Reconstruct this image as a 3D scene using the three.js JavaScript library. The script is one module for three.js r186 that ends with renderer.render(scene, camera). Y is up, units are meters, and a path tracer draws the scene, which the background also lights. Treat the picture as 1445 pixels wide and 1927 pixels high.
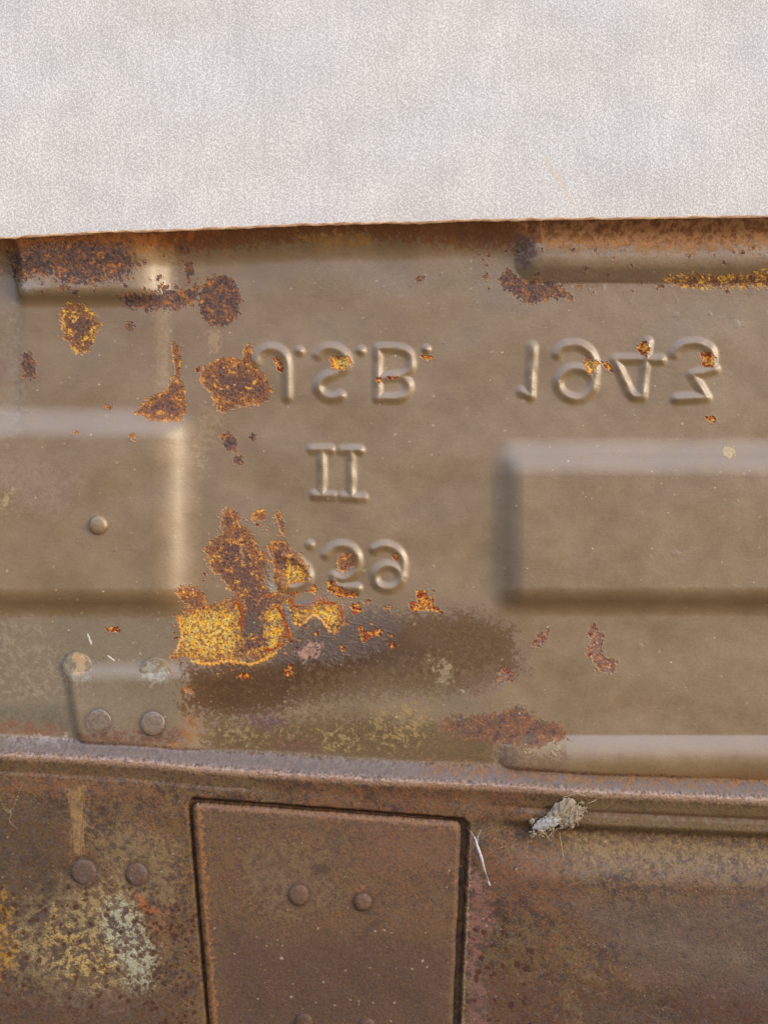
import * as THREE from 'three';
import { mergeGeometries } from 'three/addons/utils/BufferGeometryUtils.js';
import { createNoise2D } from 'simplex-noise';

// ------------------------------------------------------------------ camera, sky, sun, exposure
const S = 0.0002, CX = 722.5, CY = 963.5, DIST = 0.62;          // one drawing unit of the panel is 0.2 mm
const scene = new THREE.Scene();
const camera = new THREE.PerspectiveCamera(2 * Math.atan(CY * S / DIST) * 180 / Math.PI, 1445 / 1927, 0.02, 200);
camera.position.set(0, 0, DIST); camera.lookAt(0, 0, 0);

const renderer = new THREE.WebGLRenderer({ antialias: true });
renderer.toneMapping = THREE.LinearToneMapping;
renderer.toneMappingExposure = 1.24;
renderer.shadowMap.enabled = true;

const lerp = (a, b, t) => a + (b - a) * t;
const SUN = new THREE.Vector3(0.83, 0.24, 0.50).normalize();
{
  const w = 512, h = 256, d = new Float32Array(w * h * 4), v = new THREE.Vector3();
  for (let j = 0; j < h; j++) for (let i = 0; i < w; i++) {
    const el = ((j + .5) / h - .5) * Math.PI, ph = ((i + .5) / w - .5) * 2 * Math.PI;
    v.set(Math.cos(ph) * Math.cos(el), Math.sin(el), Math.sin(ph) * Math.cos(el));
    const y = Math.max(0, v.y), L = 0.22 + 1.55 * y, c = Math.max(0, v.dot(SUN));      // hazy sky, much brighter overhead than at the horizon
    const glow = 0.7 * Math.pow(c, 6) + 0.12 * c, o = (j * w + i) * 4;               // bright air round the sun
    d[o] = L * 0.80 + glow; d[o + 1] = L * 0.98 + glow * 0.8; d[o + 2] = L * 1.36 + glow * 0.5; d[o + 3] = 1;
  }
  const sky = new THREE.DataTexture(d, w, h, THREE.RGBAFormat, THREE.FloatType);
  sky.mapping = THREE.EquirectangularReflectionMapping; sky.magFilter = THREE.LinearFilter; sky.needsUpdate = true;
  scene.background = sky; scene.environment = sky;
}
const sun = new THREE.DirectionalLight(new THREE.Color(1, 0.84, 0.62), 2.2);
sun.position.copy(SUN).multiplyScalar(2); sun.castShadow = true; sun.shadow.radius = 55;
sun.shadow.mapSize.set(2048, 2048);
Object.assign(sun.shadow.camera, { left: -.4, right: .4, top: .4, bottom: -.4, near: .5, far: 4 });
scene.add(sun);

// ------------------------------------------------------------------ helpers
let seed = 20431;
const rnd = () => { seed = (seed + 0x6D2B79F5) | 0; let t = Math.imul(seed ^ seed >>> 15, 1 | seed); t = t + Math.imul(t ^ t >>> 7, 61 | t) ^ t; return ((t ^ t >>> 14) >>> 0) / 4294967296; };
const clamp = (x, a = 0, b = 1) => x < a ? a : x > b ? b : x;
const ss = (a, b, x) => { const t = clamp((x - a) / (b - a)); return t * t * (3 - 2 * t); };
const curve = (pts) => (u) => {                                  // smooth-ish polyline y(u)
  if (u <= pts[0][0]) { const [a, b] = pts; return a[1] + (u - a[0]) * (b[1] - a[1]) / (b[0] - a[0]); }
  for (let k = 1; k < pts.length; k++) if (u <= pts[k][0] || k === pts.length - 1) { const a = pts[k - 1], b = pts[k]; return a[1] + (u - a[0]) * (b[1] - a[1]) / (b[0] - a[0]); }
};
const wx = (u) => (u - CX) * S, wy = (v) => (CY - v) * S;        // panel drawing -> metres
function sdSeg(x, y, a, b) {
  const dx = b[0] - a[0], dy = b[1] - a[1], t = clamp(((x - a[0]) * dx + (y - a[1]) * dy) / (dx * dx + dy * dy + 1e-9));
  return Math.hypot(x - a[0] - t * dx, y - a[1] - t * dy);
}
function sdPoly(x, y, p) {                                       // positive inside
  let d = 1e9, inside = false;
  for (let i = 0, j = p.length - 1; i < p.length; j = i++) {
    const a = p[j], b = p[i], dx = b[0] - a[0], dy = b[1] - a[1];
    const t = clamp(((x - a[0]) * dx + (y - a[1]) * dy) / (dx * dx + dy * dy + 1e-9));
    const ex = x - a[0] - t * dx, ey = y - a[1] - t * dy, q = ex * ex + ey * ey; if (q < d) d = q;
    if ((a[1] > y) !== (b[1] > y) && x < dx * (y - a[1]) / dy + a[0]) inside = !inside;
  }
  return (inside ? 1 : -1) * Math.sqrt(d);
}
const sdBox = (x, y, x0, y0, x1, y1, r) => {                     // positive inside
  const qx = Math.abs(x - (x0 + x1) / 2) - (x1 - x0) / 2 + r, qy = Math.abs(y - (y0 + y1) / 2) - (y1 - y0) / 2 + r;
  return -(Math.min(Math.max(qx, qy), 0) + Math.hypot(Math.max(qx, 0), Math.max(qy, 0)) - r);
};
const circ = (x, y, rx, ry = rx, n = 14) => Array.from({ length: n }, (_, k) => [x + rx * Math.cos(k / n * 6.2832), y + ry * Math.sin(k / n * 6.2832)]);
const arc = (x, y, rx, ry, a0, a1, n = 12) => Array.from({ length: n + 1 }, (_, k) => { const a = (a0 + (a1 - a0) * k / n) * Math.PI / 180; return [x + rx * Math.cos(a), y + ry * Math.sin(a)]; });
const noise = createNoise2D(rnd), noise2 = createNoise2D(rnd);

// ------------------------------------------------------------------ the relief of the steel, in millimetres
const topEdge = curve([[-260, 462], [0, 450], [90, 444], [200, 438], [340, 434], [480, 428], [560, 424], [700, 421], [800, 420], [870, 416], [1000, 414], [1150, 412], [1445, 408], [1705, 402]]);
const LIP = 11;
const lipV = (u) => CY - (CY - topEdge(CX + (u - CX) * 1.014)) * (1 - LIP / 1000 / DIST) + 0.8 * noise(u / 40, 5);
const crest = curve([[-260, 1402], [0, 1417], [232, 1430], [380, 1444], [671, 1464], [980, 1479], [1103, 1488], [1445, 1503], [1705, 1514]]);

// pressed figures: [name, label, bbox pad, half width, list of strokes]
const FIG = [];
const smooth = (p) => {                                          // rounds bends, keeps sharp corners
  const out = []; let run = [p[0]];
  const flush = () => { if (run.length > 2) out.push(...new THREE.CatmullRomCurve3(run.map(q => new THREE.Vector3(q[0], q[1], 0))).getPoints(run.length * 3).map(q => [q.x, q.y])); else out.push(...run); };
  for (let k = 1; k < p.length; k++) {
    run.push(p[k]);
    if (k < p.length - 1) { const a = Math.atan2(p[k][1] - p[k - 1][1], p[k][0] - p[k - 1][0]), b = Math.atan2(p[k + 1][1] - p[k][1], p[k + 1][0] - p[k][0]); let t = Math.abs(a - b); if (t > Math.PI) t = 2 * Math.PI - t; if (t > 1.0) { flush(); run = [p[k]]; } }
  }
  flush(); return out;
};
const fig = (name, label, w, ...raw) => {
  const strokes = raw.map(smooth);
  const all = strokes.flat(); FIG.push({ name, label, w, strokes, x0: Math.min(...all.map(p => p[0])) - w * 2, x1: Math.max(...all.map(p => p[0])) + w * 2, y0: Math.min(...all.map(p => p[1])) - w * 2, y1: Math.max(...all.map(p => p[1])) + w * 2 });
};
const dot = (x, y, w = 9) => fig('embossed_dot', undefined, w, [[x, y], [x + .5, y + .5]]);
fig('embossed_letter', 'embossed letter J upside down', 10.5, [[481, 682], [486, 670], [494, 662], [505, 657], [518, 657], [530, 663], [537, 673], [541, 688], [542, 710], [541, 747]]);
dot(564, 661);
fig('embossed_letter', 'embossed letter S upside down', 10.5, [[598, 667], [607, 659], [621, 656], [636, 658], [648, 667], [654, 680], [650, 691], [639, 699], [613, 710], [602, 719], [599, 729], [605, 740], [615, 747], [628, 749], [641, 745]]);
dot(680, 660);
fig('embossed_letter', 'embossed letter B upside down', 9.5, [[711, 656], [711, 749], [745, 750], [758, 746], [767, 737], [769, 727], [765, 716], [754, 709], [720, 711]], [[711, 656], [750, 656], [763, 660], [772, 670], [774, 682], [771, 696], [763, 704], [754, 709]]);
dot(802, 657, 8);
fig('embossed_digit', 'embossed numeral 1 upside down', 10, [[1002, 653], [998, 745], [981, 738]]);
fig('embossed_digit', 'embossed numeral 9 upside down', 10, [[1047, 666], [1054, 656], [1066, 650], [1081, 649], [1096, 653], [1109, 663], [1117, 678], [1119, 695], [1117, 722]], arc(1083, 722, 33, 28, 0, 360, 20));
fig('embossed_digit', 'embossed numeral 4 upside down', 9.5, [[1156, 676], [1170, 707], [1190, 744], [1208, 746]], [[1219, 643], [1213, 690], [1208, 746]], [[1156, 676], [1243, 677]]);
fig('embossed_digit', 'embossed numeral 3 upside down', 10, [[1268, 666], [1275, 656], [1290, 648], [1307, 646], [1324, 650], [1336, 659], [1340, 672], [1338, 685]], [[1344, 695], [1302, 706], [1328, 748], [1271, 751]]);
fig('embossed_numeral', 'embossed roman numeral bar upside down', 9.5, [[606, 848], [606, 930]], [[587, 846], [623, 846]], [[591, 932], [627, 933]]);
fig('embossed_numeral', 'embossed roman numeral bar upside down', 9.5, [[661, 848], [661, 934]], [[643, 847], [678, 847]], [[644, 935], [684, 937]]);
fig('embossed_digit', 'rust eaten embossed numeral 5 upside down', 9.5, [[530, 1046], [548, 1050], [566, 1058], [579, 1072], [581, 1088], [572, 1100], [556, 1105], [534, 1104]]);
dot(584, 1025);
fig('embossed_digit', 'embossed numeral 5 with a rusty bowl upside down', 9.5, [[614, 1044], [621, 1034], [635, 1027], [652, 1027], [666, 1036], [674, 1052], [672, 1070], [660, 1084], [642, 1089], [628, 1084], [632, 1104], [673, 1107]]);
fig('embossed_digit', 'embossed numeral 9 beside rusty numeral 5, upside down', 9.5, [[704, 1034], [720, 1027], [738, 1030], [752, 1042], [759, 1060], [757, 1084]], arc(730, 1086, 25, 22, 0, 360, 18));
const figDist = (f, u, v) => {
  let d = 1e9;
  for (const s of f.strokes) for (let k = 1; k < s.length; k++) { const q = sdSeg(u, v, s[k - 1], s[k]); if (q < d) d = q; }
  return d;
};
function figures(u, v) {
  let h = 0;
  if (v > 620 && v < 1130) for (const f of FIG) {
    if (u < f.x0 || u > f.x1 || v < f.y0 || v > f.y1) continue;
    const d = figDist(f, u, v), q = (1.05 + .3 * noise(u / 40, v / 40)) * (1 - ss(-f.w * .25, f.w * 1.45, d)) * 1.1; if (q > h) h = q;
  }
  return h;
}
const panelL = (u, v) => Math.min(384 - u, v - 770, 1160 - v), panelR = (u, v) => Math.min(u - 922, v - 822, 1160 - v);
const blockTL = (u, v) => sdBox(u, v, 24, 300, 330, 900, 20);
const fluteTL = (u, v) => sdBox(u, v, 28, 455, 318, 578, 34);
const fluteTR = (u, v) => sdBox(u, v, 968, 440, 2400, 532, 42);
const fluteBR = (u, v) => sdBox(u, v, 940, 1385, 2400, 1482, 46);
const STRAP = [[112, 1252], [128, 1240], [330, 1246], [352, 1262], [350, 1300], [352, 1500], [150, 1500], [138, 1400]];
const bevel = (d, w) => { const t = clamp(d / w); return t < .5 ? lerp(2 * t * t, t, .12) : lerp(1 - 2 * (1 - t) * (1 - t), t, .12); };
const low = (u, v) => { const k = 1 + 0.0112 * ss(1370, 1425, v); return [CX + (u - CX) * k, CY + (v - CY) * k]; };
// the cut-out in the lower panel that the riveted plate fills, and the plate itself: narrow gap left and above, a wide one right
const CUT = [[351, 1516], [360, 1500], [872, 1540], [885, 1552], [868, 1930], [858, 2170], [404, 2170], [386, 1930]];
const PLATE = [[361, 1510], [868, 1548], [842, 2150], [412, 2150]];
function relief(u0, v0) {
  const [u, v] = low(u0, v0), c = crest(u), d = v - c;
  let h = 0;
  // pressed upper panel
  if (d < 2) {
    const pl = bevel(384 - u, 92) * bevel(v - 762, 66) * bevel(1162 - v, 56); h += 5.4 * pl;
    h += 6.0 * bevel(u - 922, 62) * bevel(v - 822, 74) * bevel(1160 - v, 56);
    h += .6 * bevel(blockTL(u, v), 30) * (1 - pl) * (1 - ss(820, 830, v));
    h += 4.6 * bevel(u - 26, 24) * bevel(336 - u, 84) * bevel(580 - v, 36);
    h += 4.6 * Math.sqrt(bevel(fluteTR(u, v), 46));
    h += 3.4 * Math.sin(Math.PI / 2 * clamp(fluteBR(u, v) / 48)) * (1 - ss(-30, -4, d));
    if (v > 1200 && u < 500) h += 2.3 * bevel(u - 112 - (v - 1250) * .17, 24) * bevel(v - 1240, 42) * bevel(430 - u, 110);
    h += figures(u, v);
    const e = v - lipV(u0); if (e < 75) h = Math.max(h * ss(-8, 46, e), 0) + LIP * Math.pow(1 - clamp(e / 62), 2.0);
    h += 0.35 * noise(u / 230, v / 170) + 0.03 * noise2(u / 60, v / 55);
  }
  // ledge, rounded rail and lower panel
  if (d > -36) {
    const r = ss(860, 1080, u);
    let g = d < 0 ? 7.4 * Math.pow(ss(-40, 6, d), 1.15) : 7.4;
    if (d >= 0) {
      g = 7.2 + 0.25 * Math.exp(-d * d / 90) - 1.5 * ss(4, 40, d);
      const left = 0.9 * ss(36.5, 39.5, d) * (1 - ss(430, 520, u));
      const right = r * (-0.7 * Math.exp(-Math.pow((d - 42) / 4, 2)) + 0.5 * ss(42, 50, d) - 3.4 * ss(62, 82, d) + 6.4 * ss(84, 175, d));
      g += left + right - 0.5 * ss(40, 90, d) * (1 - r);
      g += 0.25 * noise(u / 120, v / 90) + 0.05 * noise2(u / 38, v / 34);
      if (v > 1480 && u > 330 && u < 900) g -= 3.2 * ss(0, 5, sdPoly(u + .8 * noise(v / 30, 3), v + .8 * noise(u / 30, 4), CUT));
    }
    const k = d < 0 ? ss(-36, -28, d) : 1;
    h = d < 2 && d > -36 ? Math.max(h * (1 - ss(-36, 0, d)), g) * k + h * (1 - k) : g;
  }
  return h;
}

// ------------------------------------------------------------------ what the steel is covered with: paint, rust, lichen (colour, gloss, fine relief)
const U0 = -260, V0 = 392, UW = 1965, VH = 1820, TW = 2048, TH = 1896;
const N = TW * TH, cell = UW / TW;
const LU = new Float32Array(N), LV = new Float32Array(N);
for (let y = 0, i = 0; y < TH; y++) for (let x = 0; x < TW; x++, i++) { const v = V0 + (y + .5) * cell, k = 1 + 0.0112 * ss(1370, 1425, v); LU[i] = CX + (U0 + (x + .5) * cell - CX) * k; LV[i] = CY + (v - CY) * k; }
const field = (sx, sy, ox, f = noise, oct = 1) => {
  const a = new Float32Array(N); let i = 0;
  for (let y = 0; y < TH; y++) { const vy = (V0 + (y + .5) * cell) / sy; for (let x = 0; x < TW; x++) { const vx = (U0 + (x + .5) * cell) / sx + ox; let q = f(vx, vy); if (oct > 1) q = .8 * q + .48 * f(vx * 2.13 + 7, vy * 2.13); if (oct > 2) q += .32 * f(vx * 4.4 + 3, vy * 4.4 + 11); a[i++] = q; } }
  return a;
};
const nA = field(4.6, 4.6, 0, noise, 2), nB = field(10, 9.4, 50, noise, 3), nC = field(20, 20, 90, noise2, 3), nD = field(62, 58, 10, noise2, 3), nE = field(210, 170, 30, noise, 2), nF = field(13, 11, 170, noise2, 3), nG = field(34, 31, 240, noise, 3), nS = field(70, 2.6, 400), nV = field(4, 60, 500, noise2), nH = field(9, 8.4, 700, noise2, 3);
const R = new Float32Array(N), G = new Float32Array(N), B = new Float32Array(N), Q = new Float32Array(N), H = new Float32Array(N);   // colour, roughness, relief in mm
const put = (i, c, m) => { R[i] += (c[0] - R[i]) * m; G[i] += (c[1] - G[i]) * m; B[i] += (c[2] - B[i]) * m; };

// paint on the upper panel, old brown rust on everything below the ledge
const PAINT = [119, 94, 56], PAINT2 = [129, 103, 66], OLD = [102, 75, 48], OLIVE = [116, 94, 58], RED = [122, 74, 44], DUSK = [64, 46, 36], UMBER = [84, 62, 44];
for (let y = 0, i = 0; y < TH; y++) for (let x = 0; x < TW; x++, i++) {
  const u = LU[i], v = LV[i], d = v - crest(u);
  if (d < -30 + 5 * nC[i] + 4 * nF[i]) {
    const k = 2.2 * nS[i] + 4.2 * nA[i] + 2.2 * nB[i] + 1.2 * nC[i] + 2 * nD[i];
    const t = clamp(.5 + .6 * nE[i] + .15 * nD[i]);
    R[i] = lerp(PAINT[0], PAINT2[0], t) + k; G[i] = lerp(PAINT[1], PAINT2[1], t) + k; B[i] = lerp(PAINT[2], PAINT2[2], t) + k * .9;
    Q[i] = .45 + .05 * nD[i] + .04 * nB[i];
    H[i] = .007 * nA[i] + .005 * nB[i] + .004 * nS[i] + .007 * nG[i];
    H[i] += .012 * nH[i] * ss(.2, .7, nD[i] + .4 * nC[i]);           // orange-peel sprayed paint
  } else {
    const k = 13 * nA[i] + 11 * nB[i] + 9 * nC[i] + 8 * nH[i];
    let c = OLD; const g = nD[i] + .5 * nC[i] + .25 * nB[i];
    R[i] = c[0] + k; G[i] = c[1] + k * .9; B[i] = c[2] + k * .8;
put(i, OLIVE, .75 * ss(-.1, .6, g)); put(i, RED, .4 * ss(.15, .7, nE[i] * .5 + .5 * nG[i] + .3 * nB[i])); put(i, [156, 108, 62], .5 * ss(.3, .9, nG[i] * .5 - nD[i] * .4 + nB[i] * .4)); put(i, DUSK, .85 * ss(.05, .7, -nE[i] * .4 - .5 * nG[i] + .35 * nF[i] - .2 * nC[i]));
    Q[i] = .70 + .08 * nC[i] + .06 * nA[i];
    H[i] = .03 * nA[i] + .018 * nB[i] + .03 * nC[i] * nF[i] + .008 * nG[i] - .07 * ss(.5, .8, -nF[i]);
    if (nH[i] > .7) put(i, [170, 144, 114], .5 * ss(.7, 1, nH[i])); if (nF[i] < -.62) put(i, [56, 40, 33], .7 * ss(.62, .8, -nF[i]));
  }
}
// patches of stain and growth with broken, grainy borders
function stainOrLight(poly, color, { f = 12, amp = 12, fine = 6, op = 1, br = 0, gr = 0, rough, h = 0, fld = nC } = {}) {  // also lays the few patches of painted light
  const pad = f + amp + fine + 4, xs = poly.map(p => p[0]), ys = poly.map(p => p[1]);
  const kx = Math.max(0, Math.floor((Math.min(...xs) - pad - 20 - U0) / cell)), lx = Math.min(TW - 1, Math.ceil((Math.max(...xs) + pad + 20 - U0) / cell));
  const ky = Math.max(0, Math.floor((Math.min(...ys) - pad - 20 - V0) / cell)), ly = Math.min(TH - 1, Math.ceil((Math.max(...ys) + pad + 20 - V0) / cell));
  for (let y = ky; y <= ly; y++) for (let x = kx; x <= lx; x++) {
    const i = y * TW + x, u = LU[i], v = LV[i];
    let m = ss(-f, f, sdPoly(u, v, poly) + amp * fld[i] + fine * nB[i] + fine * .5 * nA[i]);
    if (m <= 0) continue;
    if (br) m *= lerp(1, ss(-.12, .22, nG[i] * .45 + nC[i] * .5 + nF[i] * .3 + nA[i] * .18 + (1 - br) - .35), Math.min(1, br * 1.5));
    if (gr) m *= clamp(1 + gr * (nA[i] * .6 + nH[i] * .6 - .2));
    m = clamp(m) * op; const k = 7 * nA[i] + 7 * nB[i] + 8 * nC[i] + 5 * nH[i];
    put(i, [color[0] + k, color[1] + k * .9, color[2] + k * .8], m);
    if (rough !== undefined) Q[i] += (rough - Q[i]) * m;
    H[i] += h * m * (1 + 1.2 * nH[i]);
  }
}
// peeled paint and rust scabs: signed distance with the ragged outline of each
const SD = new Float32Array(N).fill(-99), TY = new Uint8Array(N);
const YW = new Float32Array(N);
function primer(poly, f = 14) {
  const xs = poly.map(p => p[0]), ys = poly.map(p => p[1]), pad = 50, kx = Math.floor((Math.min(...xs) - pad - U0) / cell), lx = Math.ceil((Math.max(...xs) + pad - U0) / cell), ky = Math.floor((Math.min(...ys) - pad - V0) / cell), ly = Math.ceil((Math.max(...ys) + pad - V0) / cell);
  for (let y = ky; y <= ly; y++) for (let x = kx; x <= lx; x++) { const i = y * TW + x; YW[i] = Math.max(YW[i], ss(-f, f, sdPoly(LU[i], LV[i], poly) + 13 * nC[i] + 10 * nF[i] + 6 * nA[i])); }
}
function rust(poly, type, { warp = 4, grow = 0 } = {}) {
  const xs = poly.map(p => p[0]), ys = poly.map(p => p[1]), pad = 24;
  const kx = Math.max(0, Math.floor((Math.min(...xs) - pad - 14 - U0) / cell)), lx = Math.min(TW - 1, Math.ceil((Math.max(...xs) + pad + 14 - U0) / cell));
  const ky = Math.max(0, Math.floor((Math.min(...ys) - pad - 14 - V0) / cell)), ly = Math.min(TH - 1, Math.ceil((Math.max(...ys) + pad + 14 - V0) / cell));
  for (let y = ky; y <= ly; y++) for (let x = kx; x <= lx; x++) {
    const i = y * TW + x, u = LU[i], v = LV[i];
    const d = sdPoly(u, v, poly) + grow + warp * (.7 * nC[i] + .8 * nF[i] + .5 * nB[i] + .25 * nA[i]);
    if (d > SD[i]) { SD[i] = d; TY[i] = type; }
  }
}
const grey = { f: 20, amp: 16 };
// along the folded top edge
stainOrLight([[-260, 400], [1705, 380], [1705, 440], [1300, 470], [1000, 462], [900, 468], [700, 452], [480, 464], [330, 480], [-260, 500]], [118, 78, 50], { f: 14, amp: 14, fine: 9, op: .9, rough: .85, h: .03 });
stainOrLight([[60, 430], [480, 420], [300, 475], [250, 480], [120, 478], [40, 485]], [172, 104, 52], { f: 9, amp: 10, op: .7, br: .5, rough: .9, fld: nG });
stainOrLight([[960, 430], [1705, 405], [1705, 470], [1300, 478], [1050, 470]], [172, 130, 92], { f: 9, amp: 12, op: .7, br: .5, rough: .9, fld: nG });
stainOrLight([[560, 448], [690, 445], [700, 462], [610, 466]], [160, 122, 72], { f: 5, amp: 6, op: .8, br: .4, rough: .9 });
stainOrLight([[1040, 480], [1705, 460], [1705, 500], [1300, 505], [1060, 510]], [140, 112, 84], { f: 12, amp: 10, op: .5, gr: .6 });
stainOrLight([[960, 448], [1000, 452], [1010, 490], [985, 505], [962, 470]], [92, 74, 72], { f: 9, amp: 10, op: .75, br: .45, rough: .8 });
stainOrLight([[840, 435], [930, 445], [960, 470], [880, 465]], [110, 78, 62], { f: 8, amp: 10, op: .7, br: .5 });
stainOrLight([[1000, 500], [1120, 505], [1250, 508], [1240, 530], [1090, 545], [1010, 525]], [112, 90, 66], { f: 9, amp: 9, op: .7, br: .35, rough: .7, h: .02 });
stainOrLight([[560, 490], [960, 500], [1100, 560], [1000, 590], [800, 560], [600, 545]], [122, 104, 82], { f: 26, amp: 22, op: .35, gr: .8, h: .012 });
stainOrLight([[1130, 560], [1420, 540], [1410, 660], [1250, 650]], [128, 106, 84], { f: 26, amp: 22, op: .35, gr: .8, h: .012 });
// run-off stains, paint worn thin; lit slopes of block and flute painted paler
stainOrLight([[392, 622], [413, 620], [414, 658], [398, 660]], [172, 138, 96], { f: 7, amp: 5, op: .6, br: .3 });
stainOrLight([[385, 770], [430, 775], [392, 830], [378, 890], [368, 840]], [164, 138, 98], { f: 10, amp: 8, op: .4, br: .3 });
stainOrLight([[290, 560], [312, 560], [316, 740], [296, 735]], [160, 136, 98], { f: 9, amp: 6, op: .35 });  // bright slope of the raised block, its light painted on
stainOrLight([[262, 470], [330, 470], [330, 545], [270, 540]], [158, 132, 92], { f: 10, amp: 10, op: .55, br: .2 });  // lit right end of the short flute, painted on
stainOrLight([[0, 470], [32, 475], [36, 560], [44, 800], [20, 840], [0, 820]], [128, 112, 88], { f: 12, amp: 10, op: .4, br: .5 });
stainOrLight([[-260, 480], [30, 490], [25, 560], [-260, 580]], [112, 92, 66], { f: 12, amp: 10, op: .6, br: .4 });
stainOrLight([[-260, 665], [14, 678], [18, 692], [-10, 740], [-260, 760]], [112, 78, 54], { f: 6, amp: 6, op: .6, br: .4 });
// dirt on the left pressing and below it
stainOrLight([[-260, 860], [60, 870], [160, 900], [120, 960], [30, 960], [-260, 980]], [138, 112, 88], { f: 18, amp: 18, op: .4, br: .4 });
stainOrLight([[2, 945], [30, 920], [32, 930], [18, 955]], [172, 148, 102], { f: 5, amp: 4, op: .7, br: .3 });
stainOrLight([[-260, 1165], [330, 1165], [300, 1260], [120, 1270], [150, 1400], [-260, 1400]], [110, 97, 72], { f: 22, amp: 20, op: .65, gr: .35, rough: .62, h: .012 });
stainOrLight([[-260, 1180], [60, 1170], [110, 1250], [130, 1380], [-260, 1385]], [142, 132, 110], { f: 20, amp: 18, op: .5, br: .75, rough: .7, h: .02 });
stainOrLight([[-260, 1330], [130, 1330], [135, 1370], [-260, 1370]], [88, 80, 64], { f: 14, amp: 12, op: .6, br: .5, rough: .7 });
stainOrLight([[-260, 1350], [110, 1362], [135, 1390], [-260, 1385]], [128, 86, 66], { f: 7, amp: 8, op: .6, br: .5, rough: .8 });
stainOrLight([[20, 1385], [70, 1388], [130, 1385], [132, 1398], [70, 1405], [30, 1400]], [186, 182, 180], { f: 4, amp: 6, op: .7, br: .6 });
stainOrLight([[135, 1260], [345, 1250], [350, 1400], [150, 1400]], [116, 104, 78], { f: 14, amp: 12, op: .5, gr: .3 });
stainOrLight([[150, 1375], [350, 1370], [350, 1405], [150, 1405]], [108, 74, 58], { f: 8, amp: 10, op: .75, br: .4, rough: .8 });
stainOrLight([[265, 1402], [340, 1404], [345, 1414], [268, 1412]], [172, 122, 62], { f: 4, amp: 5, op: .75, br: .4 });
stainOrLight([[345, 1285], [375, 1290], [385, 1400], [345, 1405]], [146, 104, 66], { f: 9, amp: 10, fine: 8, op: .65, br: .55, rough: .8 });
// scraped primer where two rivet heads were rubbed
stainOrLight(circ(293, 1266, 24, 18), [178, 176, 166], { f: 7, amp: 6, op: .55, br: .45 });
stainOrLight(arc(145, 1250, 20, 22, -100, 95).concat(arc(138, 1252, 8, 10, 90, -100)), [196, 158, 116], { f: 3, amp: 2, fine: 3, op: .85, rough: .7 });
stainOrLight([[118, 1238], [170, 1245], [168, 1285], [130, 1282]], [150, 142, 126], { f: 9, amp: 8, op: .45, br: .4 });
// the large bare, brown corroded field under the figures
stainOrLight([[352, 1252], [520, 1240], [552, 1180], [640, 1150], [760, 1150], [890, 1150], [965, 1180], [985, 1262], [900, 1300], [700, 1310], [560, 1320], [500, 1350], [400, 1352], [352, 1330]], [92, 69, 43], { f: 20, amp: 16, fine: 14, op: .95, gr: .2, rough: .72, h: .02 });
stainOrLight([[352, 1256], [500, 1240], [580, 1200], [700, 1180], [760, 1200], [700, 1260], [640, 1300], [540, 1335], [420, 1345], [352, 1325]], [80, 56, 33], { f: 26, amp: 22, fine: 14, op: .8, gr: .25, rough: .75 });
stainOrLight([[520, 1250], [545, 1190], [620, 1160], [720, 1145], [760, 1170], [720, 1225], [640, 1245]], [76, 58, 45], { f: 18, amp: 14, fine: 10, op: .6, rough: .55, h: .03 });
stainOrLight([[640, 1245], [760, 1215], [820, 1220], [760, 1255], [650, 1262]], [72, 52, 36], { f: 14, amp: 12, fine: 10, op: .5 });
stainOrLight([[560, 1225], [580, 1208], [605, 1212], [600, 1235], [572, 1240]], [182, 138, 116], { f: 4, amp: 5, op: .8, br: .25 });
stainOrLight([[560, 1290], [680, 1262], [800, 1250], [900, 1310], [960, 1330], [940, 1360], [820, 1360], [700, 1345], [580, 1345]], [108, 92, 64], { f: 34, amp: 28, fine: 14, op: .5, br: .35, gr: .35, rough: .7, h: .02 });
stainOrLight([[810, 1240], [850, 1250], [850, 1280], [825, 1285]], [164, 150, 122], { f: 10, amp: 9, op: .6, br: .5 });
stainOrLight([[860, 1270], [930, 1250], [960, 1290], [880, 1310]], [112, 86, 62], { f: 12, amp: 10, op: .6, gr: .4 });
stainOrLight([[380, 1350], [700, 1345], [940, 1365], [940, 1460], [380, 1430]], [100, 80, 54], { f: 18, amp: 16, fine: 10, op: .85, rough: .75, h: .02 });
stainOrLight([[395, 1372], [470, 1358], [560, 1375], [560, 1400], [420, 1398]], [156, 140, 104], { f: 16, amp: 12, fine: 8, op: .6, br: .7, h: .03, rough: .9 });
stainOrLight([[590, 1382], [640, 1372], [672, 1385], [665, 1408], [610, 1410]], [166, 148, 104], { f: 12, amp: 12, fine: 8, op: .6, br: .7, h: .04, rough: .9 });
stainOrLight([[690, 1352], [725, 1335], [790, 1332], [808, 1350], [780, 1395], [740, 1410], [705, 1390]], [172, 148, 100], { f: 18, amp: 16, fine: 12, op: .55, br: .7, h: .05, rough: .9 });
stainOrLight([[470, 1345], [520, 1340], [540, 1362], [500, 1375], [472, 1362]], [96, 70, 70], { f: 8, amp: 8, op: .7, br: .3 });
stainOrLight([[510, 1395], [590, 1392], [600, 1415], [520, 1418]], [104, 72, 60], { f: 9, amp: 9, op: .7, br: .3 });
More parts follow.
